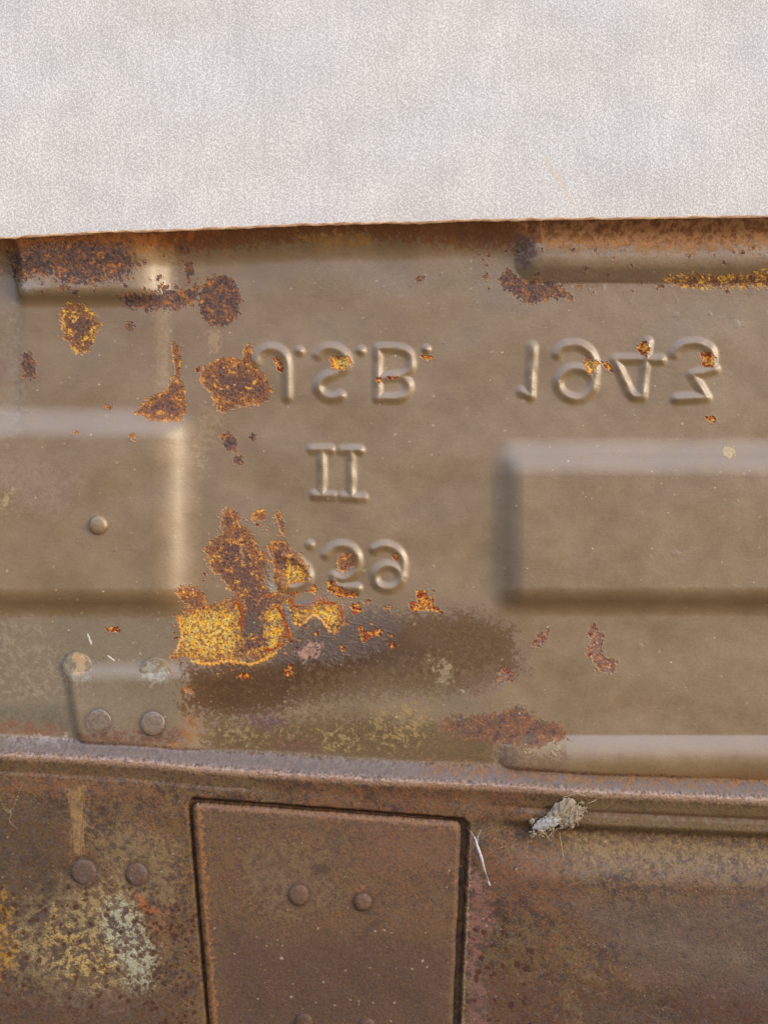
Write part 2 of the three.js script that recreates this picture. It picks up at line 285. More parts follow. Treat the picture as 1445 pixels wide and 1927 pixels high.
// ledge and rail
const along = (u0, u1, d0, d1) => { const a = []; for (let u = u0; u <= u1; u += 60) a.push([u, crest(u) + d0]); for (let u = u1; u >= u0; u -= 60) a.push([u, crest(u) + d1]); return a; };
stainOrLight(along(-260, 1700, -30, -3), [96, 80, 70], { f: 5, amp: 4, fine: 6, op: .75, rough: .55 });
stainOrLight(along(800, 1700, -32, -14), [136, 98, 66], { f: 6, amp: 8, fine: 8, op: .6, br: .6, rough: .8 });
stainOrLight(along(-260, 1700, -1, 10), [178, 142, 116], { f: 6, amp: 1.5, fine: 2.5, op: .7, gr: .35, rough: .48, h: .01 });
stainOrLight(along(-260, 500, 12, 34), [116, 92, 64], { f: 6, amp: 8, op: .8, gr: .3 });
stainOrLight(along(560, 1000, 10, 60), [124, 82, 54], { f: 14, amp: 14, op: .6, br: .5 });
stainOrLight(along(1050, 1700, 16, 78), [116, 96, 64], { f: 8, amp: 10, op: .85, gr: .3 });
stainOrLight(along(1050, 1700, 34, 46), [96, 68, 46], { f: 4, amp: 4, op: .6, br: .4 });
stainOrLight(along(1060, 1700, 90, 130), [150, 130, 96], { f: 12, amp: 12, op: .65, br: .35, gr: .5, rough: .8, h: .03 });  // pale tone of the sky-lit slope put into the colour
stainOrLight(along(960, 1700, 118, 160), [134, 114, 94], { f: 14, amp: 14, op: .5, br: .45, gr: .5 });  // upper slope again, its skylight painted as a paler tone
stainOrLight(along(-200, 330, 44, 70), [136, 96, 66], { f: 12, amp: 14, op: .6, br: .4 });
// lower panel, left of the riveted plate
stainOrLight([[126, 1486], [158, 1482], [160, 1540], [155, 1606], [138, 1606], [132, 1540]], [168, 134, 86], { f: 6, amp: 7, fine: 3, op: .7, br: .3, fld: nV });
stainOrLight([[-260, 1500], [120, 1510], [130, 1640], [90, 1740], [-260, 1720]], [86, 66, 46], { f: 24, amp: 20, op: .6 });
stainOrLight([[180, 1560], [260, 1555], [330, 1600], [330, 1700], [290, 1720], [200, 1640]], [140, 118, 84], { f: 18, amp: 18, op: .6, br: .45 });
stainOrLight([[10, 1740], [80, 1690], [170, 1650], [260, 1660], [290, 1740], [290, 1860], [200, 1900], [90, 1880], [20, 1830]], [124, 104, 62], { f: 26, amp: 26, fine: 16, op: .65, br: .5, rough: .6, fld: nG });
stainOrLight([[20, 1760], [60, 1750], [100, 1770], [160, 1680], [220, 1660], [260, 1700], [240, 1790], [220, 1850], [160, 1870], [120, 1840], [70, 1810]], [158, 130, 72], { f: 18, amp: 20, fine: 14, op: .7, br: .72, rough: .55, h: .05, fld: nG });
stainOrLight([[85, 1710], [100, 1712], [130, 1760], [190, 1780], [240, 1750], [235, 1800], [180, 1860], [130, 1830], [105, 1780]], [180, 142, 60], { f: 10, amp: 16, fine: 12, op: .8, br: .8, rough: .55, h: .05, fld: nG });
stainOrLight([[205, 1700], [230, 1700], [262, 1740], [285, 1800], [282, 1850], [255, 1862], [235, 1830], [210, 1780], [195, 1740]], [170, 168, 140], { f: 14, amp: 16, fine: 14, op: .8, br: .55, rough: .5, h: .05, fld: nG });
stainOrLight([[250, 1680], [272, 1690], [282, 1712], [300, 1708], [298, 1718], [275, 1724]], [152, 86, 38], { f: 3, amp: 4, op: .9, br: .2 });
stainOrLight([[275, 1715], [310, 1700], [325, 1760], [300, 1780], [280, 1760]], [134, 88, 60], { f: 10, amp: 12, op: .6, br: .6 });
stainOrLight([[-20, 1670], [10, 1680], [30, 1800], [0, 1840], [-60, 1800]], [170, 124, 50], { f: 8, amp: 12, op: .8, br: .6, fld: nG });
stainOrLight([[-260, 1860], [330, 1870], [360, 1927], [360, 2212], [-260, 2212]], [90, 66, 48], { f: 30, amp: 24, op: .7 });
// lower panel, right of the riveted plate
stainOrLight([[888, 1640], [905, 1650], [925, 1735], [900, 1800], [915, 1900], [900, 2212], [880, 2212]], [124, 62, 34], { f: 8, amp: 12, fine: 8, op: .8, br: .5, rough: .45 });
stainOrLight([[890, 1600], [1040, 1620], [1090, 1680], [1040, 1720], [900, 1690]], [124, 78, 54], { f: 24, amp: 24, fine: 10, op: .55, br: .5 });
stainOrLight([[1240, 1840], [1420, 1840], [1480, 1920], [1300, 1940]], [110, 68, 50], { f: 28, amp: 24, op: .55 });
stainOrLight([[1060, 1700], [1445, 1690], [1700, 1700], [1700, 1900], [1200, 1830]], [90, 66, 46], { f: 30, amp: 26, fine: 12, op: .7, br: .3, rough: .6 });
stainOrLight([[1100, 1860], [1445, 1840], [1700, 1880], [1700, 2212], [1050, 2212]], [74, 55, 44], { f: 30, amp: 26, op: .55 });
stainOrLight([[900, 1830], [1050, 1850], [1080, 2212], [900, 2212]], [98, 66, 46], { f: 24, amp: 24, op: .6 });
// the plate: a dusty red-brown coat, left edge worn to orange rust; light painted on upper edge and cut-out rim
stainOrLight(PLATE, [108, 79, 54], { f: 5, amp: 3, fine: 3, op: .5, rough: .68 });
stainOrLight([[640, 1530], [860, 1550], [858, 1640], [700, 1640]], [120, 84, 60], { f: 26, amp: 22, fine: 12, op: .6, br: .35 });
stainOrLight([[470, 1590], [600, 1600], [640, 1680], [520, 1740], [470, 1660]], [124, 104, 76], { f: 24, amp: 22, fine: 12, op: .5, br: .5 });
stainOrLight([[420, 1760], [850, 1780], [830, 2150], [420, 2150]], [82, 60, 46], { f: 40, amp: 30, fine: 14, op: .6, br: .3 });  // plate darkens downward, the dimmer light painted into its coat
stainOrLight([[366, 1514], [378, 1514], [426, 2150], [414, 2150]], [162, 108, 62], { f: 4, amp: 4, fine: 4, op: .75, gr: .4 });
stainOrLight([[368, 1510], [860, 1549], [860, 1560], [368, 1522]], [146, 108, 80], { f: 4, amp: 4, fine: 4, op: .6, gr: .5 });  // upper edge painted paler, as lit by the sky
stainOrLight([[884, 1556], [889, 1556], [873, 1930], [862, 2170], [858, 2170], [868, 1930]], [164, 128, 96], { f: 2, amp: 1, fine: 2, op: .7, gr: .5 });  // edge of the cut-out catching light, painted pale
stainOrLight([[586, 1630], [612, 1626], [620, 1640], [592, 1646]], [70, 52, 40], { f: 5, amp: 5, op: .7, br: .3 });
stainOrLight([[672, 1672], [682, 1668], [684, 1684], [676, 1684]], [176, 112, 60], { f: 3, amp: 3, op: .7 });
// cracked, scraped corner of the short flute; cool sheen painted on the edge below
stainOrLight([[36, 536], [60, 528], [96, 532], [90, 548], [44, 552]], [148, 138, 130], { f: 5, amp: 5, fine: 4, op: .7, br: .2 });
stainOrLight([[26, 560], [38, 556], [46, 780], [34, 790]], [144, 128, 104], { f: 6, amp: 6, fine: 5, op: .3, br: .6 });  // sheen of the left-facing slope put into the colour
// crust over the blunt end of the flute above the rail
stainOrLight([[940, 1400], [1010, 1392], [1060, 1398], [1075, 1440], [1030, 1475], [950, 1460]], [112, 88, 70], { f: 10, amp: 12, fine: 8, op: .7, br: .3, rough: .8 });
stainOrLight([[962, 1396], [1010, 1390], [1064, 1396], [1050, 1418], [990, 1418]], [164, 152, 130], { f: 7, amp: 9, fine: 7, op: .6, br: .5, rough: .85 });
stainOrLight([[1050, 1460], [1705, 1450], [1705, 1478], [1080, 1476]], [128, 94, 60], { f: 7, amp: 8, fine: 6, op: .6, br: .5, rough: .85 });
// rivet heads: a browner coat and a ring of rust
for (const [u, v, r, c] of [[158, 1641, 25, [102, 79, 62]], [258, 1645, 22, [102, 79, 62]], [187, 1357, 22, [120, 101, 76]], [288, 1362, 23, [120, 101, 76]], [562, 1684, 20, [110, 82, 62]], [683, 1697, 17, [114, 85, 62]]]) { stainOrLight(circ(u, v, r + 5), [74, 52, 40], { f: 5, amp: 3, fine: 3, op: .6 }); stainOrLight(circ(u, v, r - 1), c, { f: 3, amp: 2, fine: 3, op: .85 }); }
// rust scabs and flaked paint
rust(circ(413, 567, 41, 51), 0, { warp: 5 });
rust([[372, 715], [384, 690], [408, 676], [430, 670], [455, 678], [461, 650], [473, 646], [478, 690], [498, 702], [514, 735], [502, 758], [470, 764], [445, 766], [428, 778], [408, 772], [398, 740], [384, 728]], 2);
rust([[252, 778], [272, 755], [288, 744], [312, 732], [326, 712], [328, 692], [322, 650], [326, 640], [340, 656], [342, 690], [340, 712], [350, 730], [352, 772], [338, 794], [290, 792]], 2);
rust([[113, 586], [128, 572], [165, 573], [178, 592], [190, 610], [180, 636], [168, 664], [146, 667], [122, 640]], 3, { warp: 5 });
rust([[40, 668], [60, 662], [70, 688], [67, 716], [46, 712]], 0);
rust([[22, 478], [80, 466], [180, 462], [250, 470], [262, 500], [240, 526], [170, 540], [128, 536], [92, 520], [40, 530], [24, 512]], 0, { warp: 12 });
rust([[225, 562], [290, 552], [340, 545], [376, 532], [374, 566], [340, 580], [280, 586], [240, 576]], 0, { warp: 9 });
rust([[345, 492], [362, 494], [366, 516], [352, 520]], 0);
rust([[236, 608], [250, 604], [256, 616], [244, 626], [236, 620]], 0);
rust([[938, 522], [952, 508], [984, 525], [1012, 530], [1058, 534], [1062, 548], [1080, 562], [1046, 562], [1012, 568], [994, 574], [968, 556], [946, 542]], 0, { warp: 6 });
rust([[1250, 524], [1300, 518], [1380, 520], [1450, 508], [1705, 500], [1705, 536], [1450, 540], [1400, 540], [1310, 544], [1262, 536]], 3, { warp: 7 });
rust([[412, 820], [430, 812], [448, 828], [446, 848], [426, 850]], 0); rust(circ(449, 867, 10), 0); rust(circ(476, 824, 7), 0);
rust(circ(790, 525, 10, 6), 0);
rust([[1001, 1215], [1010, 1192], [1032, 1183], [1030, 1204], [1008, 1220]], 8); rust([[934, 1264], [952, 1254], [970, 1268], [964, 1284], [936, 1286]], 8);
rust([[1099, 1226], [1112, 1208], [1104, 1186], [1118, 1174], [1134, 1195], [1129, 1224], [1142, 1240], [1162, 1244], [1152, 1268], [1122, 1260], [1112, 1238]], 8);
rust([[416, 972], [426, 957], [440, 957], [449, 966], [452, 984], [467, 996], [478, 1016], [492, 1036], [506, 1050], [508, 1076], [500, 1100], [520, 1108], [535, 1118], [560, 1114], [552, 1136], [580, 1142], [612, 1126], [640, 1138], [646, 1160], [658, 1170], [644, 1180], [630, 1194], [622, 1180], [606, 1164], [590, 1154], [568, 1174], [552, 1172], [548, 1200], [530, 1218], [505, 1240], [488, 1250], [462, 1238], [440, 1248], [412, 1244], [390, 1254], [362, 1240], [322, 1238], [342, 1212], [338, 1180], [330, 1158], [358, 1144], [340, 1128], [334, 1108], [352, 1100], [374, 1106], [386, 1122], [390, 1138], [428, 1130], [440, 1116], [420, 1096], [402, 1076], [386, 1040], [398, 1015], [420, 1002]], 2, { warp: 6 });
rust([[504, 1028], [516, 1016], [536, 1017], [548, 1032], [564, 1044], [580, 1066], [582, 1094], [548, 1098], [538, 1112], [510, 1112], [516, 1070]], 2, { warp: 5 });
rust(circ(487, 970, 14, 12), 2); rust([[516, 966], [528, 964], [536, 988], [534, 1006], [522, 990]], 2);
primer([[340, 1150], [400, 1148], [446, 1142], [452, 1200], [440, 1236], [380, 1240], [336, 1228]]); primer([[510, 1130], [526, 1140], [536, 1190], [520, 1224], [500, 1230], [498, 1180]], 9); primer([[536, 1118], [556, 1150], [580, 1150], [620, 1134], [644, 1160], [628, 1186], [590, 1160], [560, 1174], [540, 1150]], 6); primer([[540, 1062], [574, 1064], [574, 1098], [530, 1098]], 9);
for (let k = 0; k < 90; k++) { const P = [[330, 1190], [345, 1245], [420, 1255], [480, 1258], [545, 1215], [560, 1180], [600, 1175], [640, 1195], [655, 1140], [700, 1190], [740, 1150], [500, 1000], [480, 985], [600, 1120], [570, 1200], [385, 1090]][k % 16]; rust(circ(P[0] + (rnd() + rnd() - 1) * 34, P[1] + (rnd() + rnd() - 1) * 22, .8 + rnd() * rnd() * 4.5, .8 + rnd() * rnd() * 3), rnd() < .5 ? 4 : 2, { warp: 3 }); }
rust([[614, 1092], [634, 1094], [650, 1112], [674, 1116], [672, 1126], [640, 1124], [618, 1112]], 4, { warp: 3 });
rust([[656, 1138], [680, 1134], [680, 1150], [664, 1158]], 4, { warp: 2.5 }); rust(circ(690, 1132, 7, 4), 4); rust(circ(731, 1144, 8, 4), 4);
rust([[582, 1114], [590, 1096], [598, 1110], [594, 1120]], 4, { warp: 2.5 });
rust([[766, 1134], [784, 1130], [782, 1110], [796, 1112], [800, 1100], [806, 1124], [816, 1112], [814, 1136], [834, 1154], [812, 1150], [790, 1150], [776, 1150]], 4, { warp: 3 });
rust([[674, 1182], [684, 1174], [686, 1188], [700, 1184], [718, 1184], [716, 1196], [698, 1200], [682, 1212], [678, 1200]], 4, { warp: 3 });
rust([[638, 1212], [648, 1216], [650, 1228], [642, 1224]], 4, { warp: 2 }); rust(circ(595, 1194, 4), 4); rust(circ(735, 1196, 4), 4); rust(circ(738, 1214, 4, 6), 4); rust(circ(545, 1262, 8, 12), 4); rust(circ(457, 1272, 12, 5), 4);
rust([[345, 1294], [354, 1288], [368, 1298], [364, 1306], [350, 1302]], 2, { warp: 2 });
rust([[822, 1366], [842, 1350], [900, 1346], [950, 1336], [976, 1328], [1010, 1350], [1062, 1366], [1070, 1390], [1000, 1412], [900, 1395], [850, 1388]], 5, { warp: 9 });
// chips on the figures
primer([[612, 668], [664, 664], [664, 700], [616, 700]], 8); primer([[1096, 664], [1128, 678], [1120, 710], [1100, 706]], 8); primer([[344, 1286], [370, 1290], [366, 1308], [348, 1304]], 6);
rust([[512, 672], [526, 672], [534, 690], [530, 704], [524, 698]], 4, { warp: 2 }); rust([[616, 672], [634, 670], [656, 668], [662, 684], [646, 698], [622, 696], [624, 684]], 2, { warp: 3 });
rust([[786, 670], [800, 666], [818, 674], [806, 680]], 4, { warp: 2 }); rust([[1098, 668], [1112, 674], [1126, 682], [1122, 698], [1108, 706], [1100, 690]], 2, { warp: 3 });
rust([[1130, 680], [1142, 682], [1156, 698], [1150, 702], [1138, 692]], 4, { warp: 2 }); rust([[1196, 652], [1212, 640], [1222, 656], [1214, 672], [1204, 666]], 4, { warp: 2.5 });
rust([[1316, 662], [1334, 664], [1346, 672], [1340, 690], [1322, 692]], 4, { warp: 3 }); rust([[1324, 784], [1340, 782], [1350, 794], [1336, 796]], 4, { warp: 2 });
rust([[635, 1050], [650, 1038], [668, 1044], [670, 1062], [650, 1080], [634, 1070]], 2, { warp: 3 }); rust([[736, 1044], [748, 1040], [750, 1058], [740, 1052]], 4, { warp: 2 });
rust(circ(713, 715, 5), 4); rust(circ(738, 711, 9, 3), 4); rust(circ(205, 766, 8, 4), 4); rust(circ(147, 817, 4), 2); rust(circ(254, 822, 6), 2); rust(circ(214, 1184, 16, 5), 4); rust([[372, 690], [380, 688], [376, 702], [368, 696]], 4, { warp: 2 });
rust(circ(1370, 850, 13, 11), 6);
for (let k = 0; k < 70; k++) rust(circ(60 + rnd() * 300, 455 + rnd() * 110, 2 + rnd() * 4), 0, { warp: 3 });
for (let k = 0; k < 60; k++) rust(circ(900 + rnd() * 560, 470 + rnd() * 80, 1.5 + rnd() * 3), 0, { warp: 3 });
for (let k = 0; k < 130; k++) rust(circ(270 + rnd() * 100, 1700 + rnd() * 260, 1 + rnd() * 4), 7, { warp: 2 });
for (let k = 0; k < 60; k++) rust(circ(890 + rnd() * 110, 1740 + rnd() * 260, 1 + rnd() * 6), 7, { warp: 3 });
for (let k = 0; k < 160; k++) rust(circ(rnd() * 300, 1660 + rnd() * 240, 1 + rnd() * 4.5), 7, { warp: 3 });

const PUR = [98, 77, 70], BRO = [128, 92, 68], ORA = [186, 120, 64], YEL = [216, 178, 92], GOL = [220, 160, 54], DRED = [112, 40, 22], ORED = [172, 82, 30];
for (let i = 0; i < N; i++) {
  const s = SD[i]; if (s > -14 && s < 0 && TY[i] < 4) put(i, [122, 88, 56], .5 * ss(-14, 0, s) * ss(-.2, .5, nB[i] * .6 + nG[i] * .5 + .15)); if (s < -4) continue;
  const ty = TY[i], a = nA[i], b = nB[i], c = nC[i], f = nF[i], h = nH[(i + 41 * TW + 63) % N], p = nH[i], q = nB[(i + 57 * TW + 29) % N];
  if (s < 0) {                                                   // lifted lip of the paint film
    if (ty < 5 || ty === 8) { H[i] += .07 * ss(-4, 0, s); }
    continue;
  }
  const m = ss(0, 1.2, s), k = 10 * a + 7 * h;
  let col, rough = .88, dz = -.09;
  const worm = 1 - ss(.05, .2, Math.abs(b + .35 * a)), mix = (C, w) => { for (let e = 0; e < 3; e++) col[e] += (C[e] + k * .7 - col[e]) * w; };
  if (ty === 0) {
    col = [PUR[0] + k, PUR[1] + k * .85, PUR[2] + k * .8];
    mix(BRO, .85 * ss(-.3, .35, c * .6 + b * .5)); mix([72, 66, 68], .7 * ss(.3, .65, nG[i] + .3 * b)); mix(ORA, .8 * ss(.25, .65, -nG[i] * .5 + b * .5 + c * .25)); mix([52, 38, 34], .6 * ss(.45, .9, -h));
    dz = -.06 + .09 * p + .05 * q;
  } else if (ty === 2 || ty === 3) {
    col = [BRO[0] + k, BRO[1] + k * .85, BRO[2] + k * .8]; const t = f * .45 + a * .25 - nG[i] * .55 + .2 * c;
    mix(PUR, .9 * ss(.05, .6, nG[i] * .6 + b * .25 + (s - 13) / 22)); mix(ty === 3 ? GOL : ORA, .85 * ss(.08, .55, t + .25 * (1 - ss(3, 10, s)))); mix(YEL, .85 * ss(.42, .75, t + (ty === 3 ? .22 : 0))); mix([140, 80, 42], .4 * worm); mix([66, 42, 34], .75 * ss(.4, .85, -h));
    mix([206, 150, 84], .75 * (1 - ss(1, 5, s)) * ss(-.4, .3, f));
    dz = -.15 + .1 * p + .06 * q;
    if (YW[i] > .02) {                                           // yellow primer left on the metal
      const w = YW[i], base = col; col = [YEL[0] + k, YEL[1] + k * .9, YEL[2] + k * .6];
      mix([204, 184, 112], .7 * ss(.1, .5, -c)); mix(GOL, .8 * ss(.1, .45, c)); mix([138, 102, 74], .9 * ss(.05, .35, -nG[i] * .4 + f * .5 + .25 * b)); mix([160, 98, 44], .6 * worm * ss(-.4, .1, f)); mix([112, 58, 30], .8 * ss(.45, .85, -h + .2 * c));
      mix(ORED, .9 * (1 - ss(1.5, 4.5, s)) * ss(-.3, .2, nG[i] + .5 * c));
      for (let q = 0; q < 3; q++) col[q] = lerp(base[q], col[q], w);
    }
  } else if (ty === 4) {
    col = [132 + k, 98 + k * .9, 86 + k * .7];
    mix(DRED, .9 * ss(.05, .35, f * .8 + c * .4)); mix(ORED, .9 * ss(.1, .35, b * .7 - c * .3)); mix(GOL, .95 * ss(.1, .4, -f * .7 + a * .4 + .12)); dz = -.18 + .05 * p;
  } else if (ty === 8) {
    col = [124 + k, 100 + k * .9, 90 + k * .8];
    mix(DRED, .8 * ss(.35, .6, f * .8 + c * .4)); mix(ORA, .85 * ss(.15, .45, b * .7 - c * .3)); mix(YEL, .7 * ss(.45, .7, b * .6 - f * .4)); mix([70, 40, 30], .8 * (1 - ss(.5, 2.2, s)) * ss(-.1, .3, nF[i])); dz = -.14 + .04 * p;
  } else if (ty === 5) {
    col = [118 + k, 86 + k * .85, 66 + k * .8];
    mix([168, 114, 72], .75 * ss(.2, .7, b * .6 + nG[i] * .4)); mix([82, 68, 68], .8 * ss(.05, .5, -f * .6 - nG[i] * .5)); mix([96, 90, 72], .5 * ss(.3, .6, nD[i])); dz = .05 * p;
  } else if (ty === 6) { col = [172 + k, 154 + k, 124 + k]; dz = .06 * (1 + p); }
  else { col = [72 + k, 44 + k * .7, 34 + k * .6]; dz = -.05; rough = .8; }
  put(i, col, m * (ty === 7 ? .7 : 1)); Q[i] += (rough - Q[i]) * m; H[i] += (dz - H[i] * .5) * m;
}
// seams of orange and dark red corrosion along the broken film, seams of loose film
function seam(pts, w, col, dh) { for (let k = 1; k < pts.length; k++) { const a = pts[k - 1], b = pts[k], n = Math.ceil(Math.hypot(b[0] - a[0], b[1] - a[1]) / 1.2); for (let q = 0; q < n; q++) { const t = q / n, u = lerp(a[0], b[0], t), v = lerp(a[1], b[1], t); speck(u + 2.2 * noise(u / 7, v / 7), v + 2.2 * noise2(u / 7, v / 7), w * (.6 + .6 * rnd()), [col[0] + 30 * (rnd() - .5), col[1] + 24 * (rnd() - .5), col[2] + 10 * (rnd() - .5)], .8, dh); } } }
// specks: pits in the paint, grit and pale grains
function speck(u, v, r, col, op, dh) {
  const k = 1 + 0.0112 * ss(1370, 1425, v), cu = CX + (u - CX) / k, cv = CY + (v - CY) / k, x0 = (cu - U0) / cell, y0 = (cv - V0) / cell, e = r / cell, ax = .7 + .6 * rnd(), sk = rnd() - .5;
  for (let y = Math.floor(y0 - e * 2); y <= y0 + e * 2; y++) for (let x = Math.floor(x0 - e * 2); x <= x0 + e * 2; x++) {
    if (x < 0 || y < 0 || x >= TW || y >= TH) continue; const i = y * TW + x, dx = (x + .5 - x0) * ax + sk * (y - y0), dy = y + .5 - y0, m = 1 - ss(.55, 1.15, Math.hypot(dx, dy) / e + .25 * nA[i]);
    if (m > 0) { put(i, col, m * op); H[i] += dh * m; }
  }
}
for (const p of [[[444, 1134], [452, 1142], [456, 1158], [455, 1188]], [[546, 1128], [556, 1140], [572, 1140], [590, 1130], [600, 1124], [612, 1134], [634, 1134]], [[642, 1138], [645, 1152], [640, 1158]], [[520, 1142], [530, 1150], [536, 1166], [543, 1186], [544, 1196]], [[532, 1198], [546, 1198], [558, 1208]], [[510, 1122], [505, 1118]], [[498, 1222], [512, 1222], [530, 1212]], [[541, 1114], [558, 1116], [562, 1118]]]) seam(p, 2.4, [150, 72, 26], .03);
for (const p of [[[360, 1244], [396, 1250], [436, 1242], [470, 1250], [500, 1240], [520, 1228]], [[548, 1170], [566, 1176], [590, 1156], [606, 1166], [624, 1190]], [[338, 1160], [344, 1200], [330, 1230]]]) seam(p, 2.6, [214, 156, 70], .02);
stainOrLight([[460, 1160], [476, 1152], [488, 1168], [494, 1184], [480, 1194], [460, 1190]], [92, 78, 66], { f: 3, amp: 6, fine: 6, op: .9, rough: .7 });
stainOrLight([[532, 1140], [540, 1136], [550, 1166], [556, 1190], [546, 1188]], [112, 98, 88], { f: 2, amp: 2, fine: 2, op: .9, rough: .6 });
stainOrLight([[556, 1130], [580, 1128], [596, 1124], [580, 1136], [562, 1138]], [104, 92, 84], { f: 2, amp: 2, fine: 2, op: .9, rough: .6 });
stainOrLight(circ(512, 1105, 8, 8), [150, 142, 130], { f: 3, amp: 2, fine: 2, op: .85, h: .1 });
stainOrLight([[496, 1070], [506, 1060], [512, 1075], [506, 1105], [496, 1100]], [128, 108, 84], { f: 3, amp: 3, fine: 2, op: .9, h: .06 });
stainOrLight([[452, 1028], [458, 1026], [460, 1060], [454, 1062]], [168, 134, 92], { f: 3, amp: 2, fine: 2, op: .8 });
seam([[20, 478], [22, 498], [30, 510], [28, 528], [38, 545], [42, 562]], 1.3, [62, 46, 36], -.08); seam([[38, 545], [52, 536], [58, 526]], 1.1, [62, 46, 36], -.08);
for (let k = 0; k < 46; k++) { const u = 530 + rnd() * 200, v = 1165 + rnd() * 85; seam([[u, v], [u + 6 + 8 * rnd(), v + (rnd() - .5) * 8], [u + 14 + 8 * rnd(), v + (rnd() - .2) * 8]], 1.2, [84, 64, 50], .07); }
for (let k = 0; k < 900; k++) { const u = -250 + rnd() * 1940, v = 480 + rnd() * 900; speck(u, v, .9 + rnd() * rnd() * 3.4, rnd() < .55 ? [104, 84, 66] : [176, 156, 130], .35 + .4 * rnd(), (rnd() - .4) * .08); }
for (let k = 0; k < 150; k++) { const u = 880 + rnd() * 560, v = 480 + rnd() * rnd() * 260; speck(u, v, 1.4 + rnd() * 3, [110, 88, 68], .5, .07 * (rnd() - .3)); }
for (let k = 0; k < 90; k++) { const u = -100 + rnd() * 1600, v = 560 + rnd() * 800; speck(u, v, .8 + rnd() * 1.0, [214, 200, 180], .8, .03); }
for (let k = 0; k < 650; k++) { const u = -240 + rnd() * 1920, v = 1500 + rnd() * 690; speck(u, v, .7 + rnd() * rnd() * 1.9, rnd() < .5 ? [190, 164, 136] : [160, 128, 100], .75, .04); }
for (let k = 0; k < 30; k++) { const u = 400 + rnd() * 460, v = 1700 + rnd() * 230; speck(u, v, 1 + rnd() * 1.6, [186, 160, 132], .7, .05); }
for (const [u, v, r] of [[530, 1803, 3.5], [795, 1808, 3.4], [548, 1876, 3], [803, 1820, 2.4], [706, 1752, 2.6], [723, 1750, 2.4], [845, 1638, 2.4]]) speck(u, v, r, [180, 158, 132], .85, .06);
for (const [u, v, r] of [[1205, 1216, 6], [1265, 1040, 6], [720, 540, 3], [830, 515, 3.5], [1270, 592, 5], [1385, 610, 9], [1335, 590, 4]]) speck(u, v, r, [122, 104, 84], .6, .09);
for (let k = 0; k < 14; k++) { speck(166 + k * .5, 1193 + k * 1.4, 1.8, [218, 212, 200], .8, .03); if (k > 4) speck(196 + k * 1.5, 1228 + k * 1.1, 1.7, [226, 222, 214], .8, .03); }
for (let k = 0; k < 40; k++) { const t = k / 39; speck(lerp(0, 40, t), 1500 + 26 * Math.sin(t * 4) + 4 * rnd(), 1.3, [168, 146, 112], .6, .02); speck(lerp(10, 30, t) + 5 * Math.sin(t * 7), lerp(1520, 1560, t), 1.2, [160, 140, 108], .5, .02); }
for (let k = 0; k < 26; k++) { const t = k / 25; speck(lerp(640, 735, t), 1126 + 10 * t * t + 2 * rnd(), 1.3, [92, 70, 54], .6, -.04); }

for (let k = 0; k < 150; k++) { const u = -200 + rnd() * 1800, v = 500 + rnd() * 860, L = 10 + rnd() * rnd() * 90, an = rnd() < .75 ? (rnd() - .5) * .3 : 1.2 + rnd() * .7, n = Math.ceil(L / 1.5), c = rnd() < .6 ? [168, 146, 116] : [112, 90, 66], op = .12 + .2 * rnd(); for (let q = 0; q < n; q++) speck(u + q * 1.5 * Math.cos(an) + noise(q / 20, k) * 3, v + q * 1.5 * Math.sin(an) + noise2(q / 20, k) * 3, .8, c, op, -.012); }
for (let k = 0; k < 520; k++) { const u = 360 + rnd() * 600, v = 1160 + rnd() * 250; speck(u, v, .8 + rnd() * 1.3, rnd() < .6 ? [150, 128, 96] : [62, 44, 30], .45, .05 * (rnd() - .3)); }
for (let k = 0; k < 90; k++) { const u = 950 + rnd() * 560, v = 1660 + rnd() * 280, r = 8 + rnd() * 26, a0 = rnd() * 6.3, sp = 1 + rnd() * 2.2, e = .35 + .5 * rnd(), p = []; for (let q = 0; q <= 8; q++) p.push([u + r * Math.cos(a0 + sp * q / 8), v + e * r * Math.sin(a0 + sp * q / 8)]); seam(p, .75, rnd() < .6 ? [128, 104, 80] : [62, 46, 38], .03); }
const tex = (data, w, h, srgb) => { const t = new THREE.DataTexture(data, w, h, THREE.RGBAFormat, THREE.UnsignedByteType); t.magFilter = THREE.LinearFilter; t.minFilter = THREE.LinearMipmapLinearFilter; t.generateMipmaps = true; if (srgb) t.colorSpace = THREE.SRGBColorSpace; t.needsUpdate = true; return t; };
let metal;
{
  for (let i = 0; i < N; i++) { const l = .3 * R[i] + .59 * G[i] + .11 * B[i], t = LV[i] - crest(LU[i]) > 12 ? .92 : 1; R[i] = (l + (R[i] - l) * 1.12) * t; G[i] = (l + (G[i] - l) * 1.12) * t; B[i] = (l + (B[i] - l) * 1.12) * t; }   // the old rust below the rail is a darker coat than the paint
  const ca = new Uint8Array(N * 4), ra = new Uint8Array(N * 4), sa = new Uint8Array(N * 4), ba = new Uint8Array(N * 4);
  for (let y = 0; y < TH; y++) for (let x = 0; x < TW; x++) {
    const i = y * TW + x, o = ((TH - 1 - y) * TW + x) * 4;
    ca[o] = clamp(R[i], 4, 252); ca[o + 1] = clamp(G[i], 4, 252); ca[o + 2] = clamp(B[i], 4, 252); ca[o + 3] = 255;
    const q = clamp(Q[i], .2, 1) * 255; ra[o] = ra[o + 1] = ra[o + 2] = q; ra[o + 3] = 255; sa[o] = sa[o + 1] = sa[o + 2] = 255; sa[o + 3] = 255 * lerp(1, .16, ss(.52, .76, Q[i]));
    const b = clamp(.5 + H[i] / .6) * 255; ba[o] = ba[o + 1] = ba[o + 2] = b; ba[o + 3] = 255;
  }
  metal = new THREE.MeshPhysicalMaterial({ ior: 2.0, specularIntensityMap: tex(sa, TW, TH), map: tex(ca, TW, TH, true), roughnessMap: tex(ra, TW, TH), bumpMap: tex(ba, TW, TH), bumpScale: .0006, roughness: 1, metalness: 0 });
}
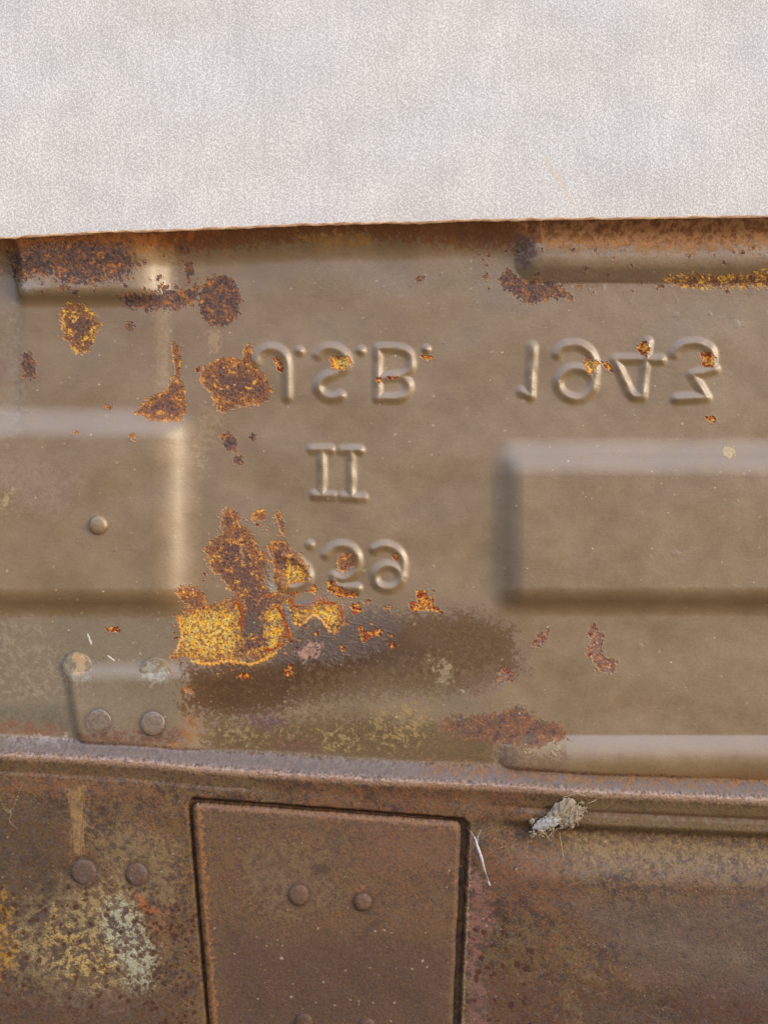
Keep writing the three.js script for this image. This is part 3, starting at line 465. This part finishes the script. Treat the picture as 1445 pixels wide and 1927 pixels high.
const planar = (g) => { const p = g.attributes.position, a = new Float32Array(p.count * 2); for (let i = 0; i < p.count; i++) { a[2 * i] = (p.getX(i) / S + CX - U0) / UW; a[2 * i + 1] = 1 - (CY - p.getY(i) / S - V0) / VH; } g.setAttribute('uv', new THREE.BufferAttribute(a, 2)); return g; };

// ------------------------------------------------------------------ unseen earth, added to dim the light from below
{
  const g = new THREE.CircleGeometry(60, 48); g.rotateX(-Math.PI / 2);
  const m = new THREE.Mesh(g, new THREE.MeshStandardMaterial({ color: new THREE.Color(0.15, 0.11, 0.075), roughness: 1 })); m.name = 'added_ground'; m.userData = { kind: 'structure', label: 'unseen brown earth added below the steel panels to dim light from below' }; m.position.y = -.6; m.receiveShadow = true; scene.add(m);
}
// ------------------------------------------------------------------ things
const names = {};
const numbered = (n) => { names[n] = (names[n] ?? -1) + 1; return names[n] ? `${n}_${String(names[n]).padStart(3, '0')}` : n; };
function thing(name, label, category) { const o = new THREE.Group(); o.name = numbered(name); o.userData = { label, category }; scene.add(o); return o; }
function part(name, geometry, material, parent, label) { const m = new THREE.Mesh(geometry, material); m.name = name; m.castShadow = m.receiveShadow = true; if (label) m.userData.label = label; parent.add(m); return m; }

const upper = thing('pressed_steel_panel', 'brown painted steel panel with embossed upside down figures and flaking rust', 'steel panel');
const lower = thing('rusty_lower_panel', 'dark rusty lower steel panel with a rounded rail and a riveted plate', 'steel panel');

let strapMesh, leftPress;
// the relief is meshed once; each pressed feature takes its own faces of it
{
  const step = 2.45, nu = Math.floor(1940 / step), v0 = 400, nv = Math.floor(1790 / step), ub = -248;
  const P = new Float32Array((nu + 1) * (nv + 1) * 3), Nn = new Float32Array(P.length), UV = new Float32Array((nu + 1) * (nv + 1) * 2);
  const id = (i, j) => j * (nu + 1) + i;
  for (let i = 0; i <= nu; i++) {
    const u = ub + i * step, e = lipV(u);
    for (let j = 0; j <= nv; j++) {
      // rows follow the wavy top edge and ease out into straight rows further down
      const v = v0 + j * step + (e - v0) * (1 - ss(0, 300, j * step)), k = id(i, j);
      P[3 * k] = wx(u); P[3 * k + 1] = wy(v); P[3 * k + 2] = relief(u, v) / 1000;
      UV[2 * k] = (u - U0) / UW; UV[2 * k + 1] = 1 - (v - V0) / VH;
    }
  }
  const a = new THREE.Vector3(), b = new THREE.Vector3();
  for (let j = 0; j <= nv; j++) for (let i = 0; i <= nu; i++) {
    const l = id(Math.max(0, i - 1), j), r = id(Math.min(nu, i + 1), j), t = id(i, Math.max(0, j - 1)), d = id(i, Math.min(nv, j + 1)), k = id(i, j);
    a.set(P[3 * r] - P[3 * l], P[3 * r + 1] - P[3 * l + 1], P[3 * r + 2] - P[3 * l + 2]); b.set(P[3 * t] - P[3 * d], P[3 * t + 1] - P[3 * d + 1], P[3 * t + 2] - P[3 * d + 2]);
    a.cross(b).normalize(); Nn[3 * k] = a.x; Nn[3 * k + 1] = a.y; Nn[3 * k + 2] = a.z;
  }
  const regions = [{ name: 'sheet', parent: upper }, { name: 'sheet', parent: lower }, { name: 'rail', parent: lower, label: 'rounded rail with a pale worn crest' },
    { name: 'pressed_panel', parent: upper, label: 'raised pressed panel with one rivet' }, { name: 'pressed_panel', parent: upper, label: 'raised pressed panel under the year figures' },
    { name: 'pressed_flute', parent: upper, label: 'short raised flute crusted with purple rust' }, { name: 'pressed_flute', parent: upper, label: 'raised flute under the folded top edge' }, { name: 'pressed_flute', parent: upper, label: 'raised flute above the rail' },
    { name: 'riveted_strap', parent: upper, label: 'small riveted strap end with four rivets' }, { name: 'folded_lip', parent: upper, label: 'forward folded rusty top lip' },
    ...FIG.map(f => ({ name: f.name, parent: upper, label: f.label }))];
  regions.forEach(r => r.idx = []);
  const region = (u0, v0) => {
    const [u, v] = low(u0, v0), d = v - crest(u);
    if (d > 38) return 1; if (d > -34) return 2;
    if (v0 - lipV(u0) < 34) return 9;
    if (v > 620 && v < 1130) for (let q = 0; q < FIG.length; q++) { const f = FIG[q]; if (u > f.x0 && u < f.x1 && v > f.y0 && v < f.y1 && figDist(f, u, v) < f.w * 1.25) return 10 + q; }
    if (panelL(u, v) > 0) return 3; if (panelR(u, v) > 0) return 4; if (fluteTL(u, v) > 0) return 5; if (fluteTR(u, v) > 0) return 6; if (fluteBR(u, v) > 0) return 7;
    if (v > 1200 && sdPoly(u, v, STRAP) > 0) return 8;
    return 0;
  };
  for (let j = 0; j < nv; j++) for (let i = 0; i < nu; i++) {
    const k = id(i, j), r = id(i + 1, j), d = id(i, j + 1), x = id(i + 1, j + 1);
    const u = ub + (i + .5) * step, v = CY - (P[3 * k + 1] + P[3 * x + 1]) / 2 / S;
    regions[region(u, v)].idx.push(k, d, r, r, d, x);
  }
  const map = new Int32Array((nu + 1) * (nv + 1));
  let strap;
  for (const g of regions) {
    if (!g.idx.length) continue;
    map.fill(-1); const used = []; for (let q = 0; q < g.idx.length; q++) { const k = g.idx[q]; if (map[k] < 0) { map[k] = used.length; used.push(k); } g.idx[q] = map[k]; }
    const p = new Float32Array(used.length * 3), n = new Float32Array(used.length * 3), w = new Float32Array(used.length * 2);
    used.forEach((k, q) => { for (let c = 0; c < 3; c++) { p[3 * q + c] = P[3 * k + c]; n[3 * q + c] = Nn[3 * k + c]; } w[2 * q] = UV[2 * k]; w[2 * q + 1] = UV[2 * k + 1]; });
    const geo = new THREE.BufferGeometry(); geo.setAttribute('position', new THREE.BufferAttribute(p, 3)); geo.setAttribute('normal', new THREE.BufferAttribute(n, 3)); geo.setAttribute('uv', new THREE.BufferAttribute(w, 2)); geo.setIndex(g.idx);
    g.mesh = part(g.name, geo, metal, g.parent, g.label);
    if (g.name === 'riveted_strap') strap = g.mesh;
  }
  strapMesh = strap; leftPress = regions[3].mesh;
}

// rivet heads: turned profile, slightly dented, coated with what covers the steel round them
function rivet(u, v, rad, high, parent, z, flat = .5, label) {
  const k = 1 - z / 1000 / DIST, x = wx(CX + (u - CX) * k), y = wy(CY + (v - CY) * k), r = rad * S, pr = [];
  for (let q = 0; q <= 10; q++) { const a = q / 10 * Math.PI / 2; pr.push(new THREE.Vector2(r * (1 - (1 - Math.sin(a)) * (1 - flat) - (1 - Math.sin(a)) * flat * .35), high / 1000 * Math.cos(a))); }
  pr.unshift(new THREE.Vector2(1e-6, high / 1000 * 1.04)); pr.push(new THREE.Vector2(r * 1.02, -.0012));
  pr.sort((p, q) => q.y - p.y || p.x - q.x);
  const g = new THREE.LatheGeometry(pr, 36); g.rotateX(Math.PI / 2);
  const p = g.attributes.position; const so = rnd() * 90;
  for (let i = 0; i < p.count; i++) { const px = p.getX(i), py = p.getY(i), n1 = noise(px * 420 + so, py * 420), n2 = noise2(px * 1100 + so, py * 1100); p.setXYZ(i, px * (1 + .05 * noise(so, Math.atan2(py, px) * .6)), py * (1 + .04 * noise2(so, Math.atan2(py, px) * .6)), p.getZ(i) + 6e-5 * n1 + 2e-5 * n2); }
  g.translate(x, y, z / 1000); g.computeVertexNormals();
  return part('rivet', planar(g), metal, parent, label);
}
rivet(186, 988, 18, 1.8, leftPress, 5.4, .5);
rivet(187, 1357, 22, .55, strapMesh, 2.3, .8); rivet(288, 1362, 23, .6, strapMesh, 2.3, .8);
rivet(146, 1254, 27, .35, strapMesh, .95, .85, 'rivet head rubbed to pale primer'); rivet(293, 1268, 30, .3, strapMesh, 1.25, .85);
rivet(158, 1641, 25, 1.3, lower, 5.6, .7); rivet(258, 1645, 22, 1.2, lower, 5.6, .7);

// the riveted plate: thick, set in the cut-out, with worn rounded edges
{
  const Z = 6.6, ZR = Z - .05, [A, Bq, Cq, Dq] = PLATE, W = 500, Hh = 620, RAD = 13;
  const k = 1 - Z / 1000 / DIST, at = (a, b) => { const s = a / W, t = b / Hh, u = lerp(lerp(A[0], Bq[0], s), lerp(Dq[0], Cq[0], s), t), v = lerp(lerp(A[1], Bq[1], s), lerp(Dq[1], Cq[1], s), t); return [CX + (u - CX) * k, CY + (v - CY) * k]; };
  const cols = [], rows = [];
  for (let q = 0; q <= 24; q++) cols.push(q * 1.6); for (let q = 1; q < 90; q++) cols.push(lerp(38.4, W - 38.4, q / 90)); for (let q = 24; q >= 0; q--) cols.push(W - q * 1.6);
  for (let q = 0; q <= 20; q++) rows.push(q * 1.3); for (let q = 1; q <= 110; q++) rows.push(lerp(26, Hh, q / 110));
  const pos = [], idx = [], nc = cols.length + 2, nr = rows.length + 1;
  for (let j = -1; j < rows.length; j++) {
    const b = rows[Math.max(0, j)], inset = b < RAD ? RAD - Math.sqrt(Math.max(0, RAD * RAD - (RAD - b) ** 2)) : 0;
    for (let i = -1; i <= cols.length; i++) {
      const ai = cols[clamp(i, 0, cols.length - 1)], a = lerp(inset, W - inset, ai / W);
      const [u, v] = at(a + .9 * noise(b / 120, a < W / 2 ? 3 : 9) + .35 * noise(b / 9, a < W / 2 ? 23 : 29), b + .8 * noise(a / 90, 7) + .3 * noise(a / 8, 31));
      const dl = ai, dr = W - ai;
      let z = Z - 1.5 * Math.pow(1 - clamp(Math.min(dl * .8, dr, b) / 10), 2) + .15 * noise(b / 36, dl < dr ? 41 : 47) * (1 - ss(8, 40, Math.min(dl, dr))) + .2 * noise(a / 130, b / 130) + .05 * noise2(a / 30, b / 30);
      if (j < 0 || i < 0 || i === cols.length) z = -1.5;
      pos.push(wx(u), wy(v), z / 1000);
    }
  }
  for (let j = 0; j < nr - 1; j++) for (let i = 0; i < nc - 1; i++) { const q = j * nc + i; idx.push(q, q + nc, q + 1, q + 1, q + nc, q + nc + 1); }
  const g = new THREE.BufferGeometry(); g.setAttribute('position', new THREE.Float32BufferAttribute(pos, 3)); g.setIndex(idx); g.computeVertexNormals();
  const plate = part('riveted_plate', planar(g), metal, lower, 'brown rusty riveted plate set in the panel opening');
  rivet(562, 1684, 20, 1.2, plate, ZR, .55); rivet(683, 1697, 17, 1.4, plate, ZR, .5); rivet(572, 1924, 17, 1.3, plate, ZR, .5); rivet(690, 1932, 17, 1.3, plate, ZR, .5);
}
// bare worn edge of the folded sheet
{
  const n = 420, m = 8, pos = [], uv = [], idx = [];
  for (let i = 0; i <= n; i++) {
    const u = -248 + 1938 * i / n, v = lipV(u), r = .55 + .14 * noise(u / 30, 1) + .1 * noise2(u / 9, 2);
    for (let j = 0; j < m; j++) { const a = j / m * 6.2832; pos.push(wx(u), wy(v) + (.2 + r * Math.cos(a)) / 1000, (LIP - .1 + .75 * r * Math.sin(a)) / 1000); }
  }
  for (let i = 0; i < n; i++) for (let j = 0; j < m; j++) { const a = i * m + j, b = i * m + (j + 1) % m; idx.push(a, a + m, b, b, a + m, b + m); }
  const g = new THREE.BufferGeometry(); g.setAttribute('position', new THREE.Float32BufferAttribute(pos, 3)); g.setIndex(idx); g.computeVertexNormals();
  const w = 1024, h = 16, d = new Uint8Array(w * h * 4);
  for (let y = 0; y < h; y++) for (let x = 0; x < w; x++) { const a = noise(x / 5, y / 4), b = noise2(x / 22, y / 9), t = clamp(.5 + .5 * b + .3 * a), o = (y * w + x) * 4; d[o] = lerp(150, 206, t); d[o + 1] = lerp(104, 172, t); d[o + 2] = lerp(68, 130, t); d[o + 3] = 255; }
  for (let i = 0; i <= n; i++) for (let j = 0; j < m; j++) uv.push(i / n, j / m);
  g.setAttribute('uv', new THREE.Float32BufferAttribute(uv, 2));
  part('worn_edge', g, new THREE.MeshStandardMaterial({ map: tex(d, w, h, true), roughness: .75 }), upper, 'thin wavy edge of bare rusty metal');
}

// ------------------------------------------------------------------ the pale grained board behind the top edge
{
  const w = 2048, h = 1152, ca = new Uint8Array(w * h * 4), ba = new Uint8Array(w * h * 4), LW = .42, LH = .236;   // metres
  for (let y = 0; y < h; y++) for (let x = 0; x < w; x++) {
    const u = x / w * LW / S, v = y / h * LH / S, o = (y * w + x) * 4;
    const wob = 2.2 * noise(u / 19, v / 19);
    const g1 = noise2((u + wob) / 4.4, (v + wob) / 6.8), g2 = noise(u / 2.9, v / 4.2), g3 = noise(u / 9, v / 16), big = noise(u / 150, v / 110), mid = noise2(u / 48, v / 62), st = noise2(u / 17, v / 150), big2 = noise(u / 420 + 9, v / 300);
    const grain = clamp(.5 + .42 * g1 + .26 * g2 + .12 * g3);
    const wear = clamp(.52 + .06 * mid + .17 * big + .15 * st);
    const t = clamp(.3 + .5 * ss(.25 + .3 * (1 - wear), .6 + .25 * (1 - wear), grain) + .22 * wear);
    let r = lerp(162, 220, t), gg = lerp(156, 212, t), b = lerp(147, 200, t);
    const tint = 1.2 * big2; r += tint; b -= tint;
    ca[o] = r; ca[o + 1] = gg; ca[o + 2] = b; ca[o + 3] = 255;
    const hb = clamp(.5 + .26 * g1 + .16 * g2 + .1 * g3) * 255; ba[o] = ba[o + 1] = ba[o + 2] = hb; ba[o + 3] = 255;
  }
  // an ochre scuff near the edge
  const px = (u) => (u - CX) * S, board = new THREE.Group();
  const scuff = [[1020, 296], [1040, 326], [1056, 354], [1068, 378], [1090, 402]];
  const TILT = 9 * Math.PI / 180, ZB = -.004, VB = 480;
  for (let k = 0; k < 90; k++) {
    const t = k / 90 * (scuff.length - 1), q = Math.floor(t), a = scuff[q], b = scuff[Math.min(scuff.length - 1, q + 1)], u = lerp(a[0], b[0], t - q), v = lerp(a[1], b[1], t - q);
    const X = (px(u) * 1.03 / LW + .5) * w, Y = ((VB - v) * S * 1.06 / LH) * h, rr = (k < 14 ? 5 : 8) * (1 - .7 * k / 90) ;
    for (let y = Math.floor(Y - 9); y < Y + 9; y++) for (let x = Math.floor(X - 9); x < X + 9; x++) {
      if (x < 0 || y < 0 || x >= w || y >= h) continue; const m = .16 * (1 - ss(.3, 1, Math.hypot(x - X, y - Y) / rr + .4 * noise(x / 4, y / 4))), o = (y * w + x) * 4;
      ca[o] += (208 - ca[o]) * m; ca[o + 1] += (184 - ca[o + 1]) * m; ca[o + 2] += (156 - ca[o + 2]) * m;
    }
  }
  const g = new THREE.BoxGeometry(LW, LH, .006, 120, 70, 1); g.translate(0, LH / 2, -.003);
  const p = g.attributes.position; for (let i = 0; i < p.count; i++) if (p.getZ(i) > -.001) p.setZ(i, .0006 * noise(p.getX(i) * 14, p.getY(i) * 14));
  g.computeVertexNormals();
  const m = new THREE.Mesh(g, new THREE.MeshStandardMaterial({ map: tex(ca, w, h, true), bumpMap: tex(ba, w, h), bumpScale: .0002, roughness: .8 }));
  m.name = 'pale_board'; m.userData = { label: 'pale off white finely grained board behind the folded rusty edge', category: 'board' }; m.castShadow = m.receiveShadow = true;
  m.position.set(0, wy(VB), ZB); m.rotation.x = -TILT; scene.add(m);
}

// ------------------------------------------------------------------ small things caught on the rail
{
  const P3 = (u, v, z) => { const k = 1 - z / 1000 / DIST; return new THREE.Vector3(wx(CX + (u - CX) * k), wy(CY + (v - CY) * k), z / 1000); };
  const tube = (pts, r, seg = 16, m = 5) => new THREE.TubeGeometry(new THREE.CatmullRomCurve3(pts.map(p => P3(...p))), seg, r / 1000, m);
  const silk = new THREE.MeshStandardMaterial({ color: new THREE.Color(0.5, 0.48, 0.45), roughness: .7 }), straw = new THREE.MeshStandardMaterial({ color: new THREE.Color(0.50, 0.36, 0.2), roughness: .9 }), husk = new THREE.MeshStandardMaterial({ color: new THREE.Color(0.3, 0.23, 0.15), roughness: .95 });
  const dirty = new THREE.MeshStandardMaterial({ color: new THREE.Color(0.38, 0.35, 0.31), roughness: .85 });
  const c = thing('cocoon', 'grey and straw insect cocoon with frayed fibres stuck on the rail', 'cocoon');
  // silk case: tapered, lumpy, flattened
  const body = (a, b, r0, r1, rough, sd) => {
    const A = P3(...a), Bv = P3(...b), g = new THREE.SphereGeometry(1, 40, 28), p = g.attributes.position, ax = Bv.clone().sub(A), L = ax.length(), dir = ax.clone().normalize();
    const q = new THREE.Quaternion().setFromUnitVectors(new THREE.Vector3(0, 1, 0), dir), v = new THREE.Vector3();
    for (let i = 0; i < p.count; i++) {
      const t = (p.getY(i) + 1) / 2, r = lerp(r0, r1, t) / 1000, n = 1 + rough * noise(p.getX(i) * 2.3 + sd, p.getY(i) * 3.1 + p.getZ(i) * 1.7) + rough * .5 * noise2(p.getX(i) * 7 + sd, p.getY(i) * 8 + p.getZ(i) * 6);
      v.set(p.getX(i) * r * n, (t - .5) * L * 1.12, p.getZ(i) * r * .42 * n).applyQuaternion(q).add(A).addScaledVector(ax, .5); p.setXYZ(i, v.x, v.y, v.z);
    }
    g.computeVertexNormals(); return g;
  };
  part('silk_case', body([1004, 1558, 7.2], [1052, 1540, 7.4], 1.5, 2.4, .5, 3), dirty, c);
  part('husk', mergeGeometries([body([1030, 1546, 7], [1078, 1508, 7.2], 2.2, 3.2, .5, 11), body([1054, 1548, 6.6], [1094, 1522, 6.6], 3, 2.6, .6, 23)]), husk, c);
  const bits = [], crumbs = [];
  for (let k = 0; k < 46; k++) {
    const t = rnd(), u = lerp(1004, 1098, t) + (rnd() - .5) * 16, v = lerp(1560, 1512, t) + (rnd() - .3) * 36, z = 6.4 + rnd() * 1.4, an = rnd() < .6 ? 1.2 + rnd() : rnd() * 6.28, L = 6 + rnd() * 13, cv = (rnd() - .5) * 4;
    bits.push(tube([[u, v, z], [u + Math.cos(an) * L * .5 - Math.sin(an) * cv, v + Math.sin(an) * L * .5 + Math.cos(an) * cv, z + rnd() * .8], [u + Math.cos(an) * L, v + Math.sin(an) * L, z - .5]], .06 + rnd() * .1, 5, 4));
  }
  for (let k = 0; k < 170; k++) {
    const t = Math.pow(rnd(), .7), u = lerp(1008, 1096, t) + (rnd() + rnd() - 1) * 22, v = lerp(1562, 1520, t) + (rnd() + rnd() - .9) * 26, g = new THREE.IcosahedronGeometry((.25 + rnd() * rnd() * 1.1) / 1000, 0);
    g.scale(1, .5 + rnd(), .35 + .4 * rnd()); g.rotateZ(rnd() * 6); g.rotateX(rnd()); const q = P3(u, v, 6.3 + rnd() * 1.3); g.translate(q.x, q.y, q.z); crumbs.push(g);
  }
  part('frayed_fibre', mergeGeometries(bits), straw, c).userData.kind = 'stuff';
  part('crumbs', mergeGeometries(crumbs), husk, c).userData.kind = 'stuff';
  const th = thing('spider_web', 'white torn web strand hanging beside the riveted plate corner', 'spider web');
  const taper = (pts, rs, seg = 28, m = 6) => { const cv = new THREE.CatmullRomCurve3(pts.map(p => P3(...p))), g = new THREE.TubeGeometry(cv, seg, .001, m), p = g.attributes.position, ce = new THREE.Vector3(); for (let i = 0; i <= seg; i++) { cv.getPointAt(i / seg, ce); const t = i / seg * (rs.length - 1), q = Math.min(rs.length - 2, Math.floor(t)), r = lerp(rs[q], rs[q + 1], t - q) * (1 + .35 * noise(i / 2.3, 77)); for (let j = 0; j <= m; j++) { const k = i * (m + 1) + j; p.setXYZ(k, ce.x + (p.getX(k) - ce.x) * r, ce.y + (p.getY(k) - ce.y) * r, ce.z + (p.getZ(k) - ce.z) * r * .6); } } g.computeVertexNormals(); return g; };
  part('strand', mergeGeometries([taper([[893, 1574, 7.2], [898, 1592, 7.5], [905, 1612, 7.7], [911, 1634, 7.3], [921, 1664, 6.6]], [.12, .5, .62, .4, .1, .1]), taper([[886, 1564, 7], [893, 1578, 7.3], [902, 1604, 7.6]], [.05, .16, .1], 14), taper([[905, 1560, 7], [898, 1580, 7.3], [901, 1600, 7.6]], [.04, .14, .1], 14), taper([[890, 1582, 7], [899, 1600, 7.4], [910, 1640, 7.2]], [.05, .12, .05], 14)]), silk, th);
  part('strand_knot', body([918, 1657, 6.6], [922, 1667, 6.6], .3, .34, .3, 5), silk, th);
  const hair = [[[1052, 1566, 7], [1056, 1590, 6.2], [1062, 1628, 6.4]], [[1122, 1622, 6.4], [1114, 1640, 6.8], [1124, 1660, 7.4]], [[1060, 1500, 8], [1085, 1494, 8.2], [1102, 1498, 7.6]]];
  for (const h of hair) part('thread', tube(h, .1, 18, 4), straw, c);
}

renderer.render(scene, camera);
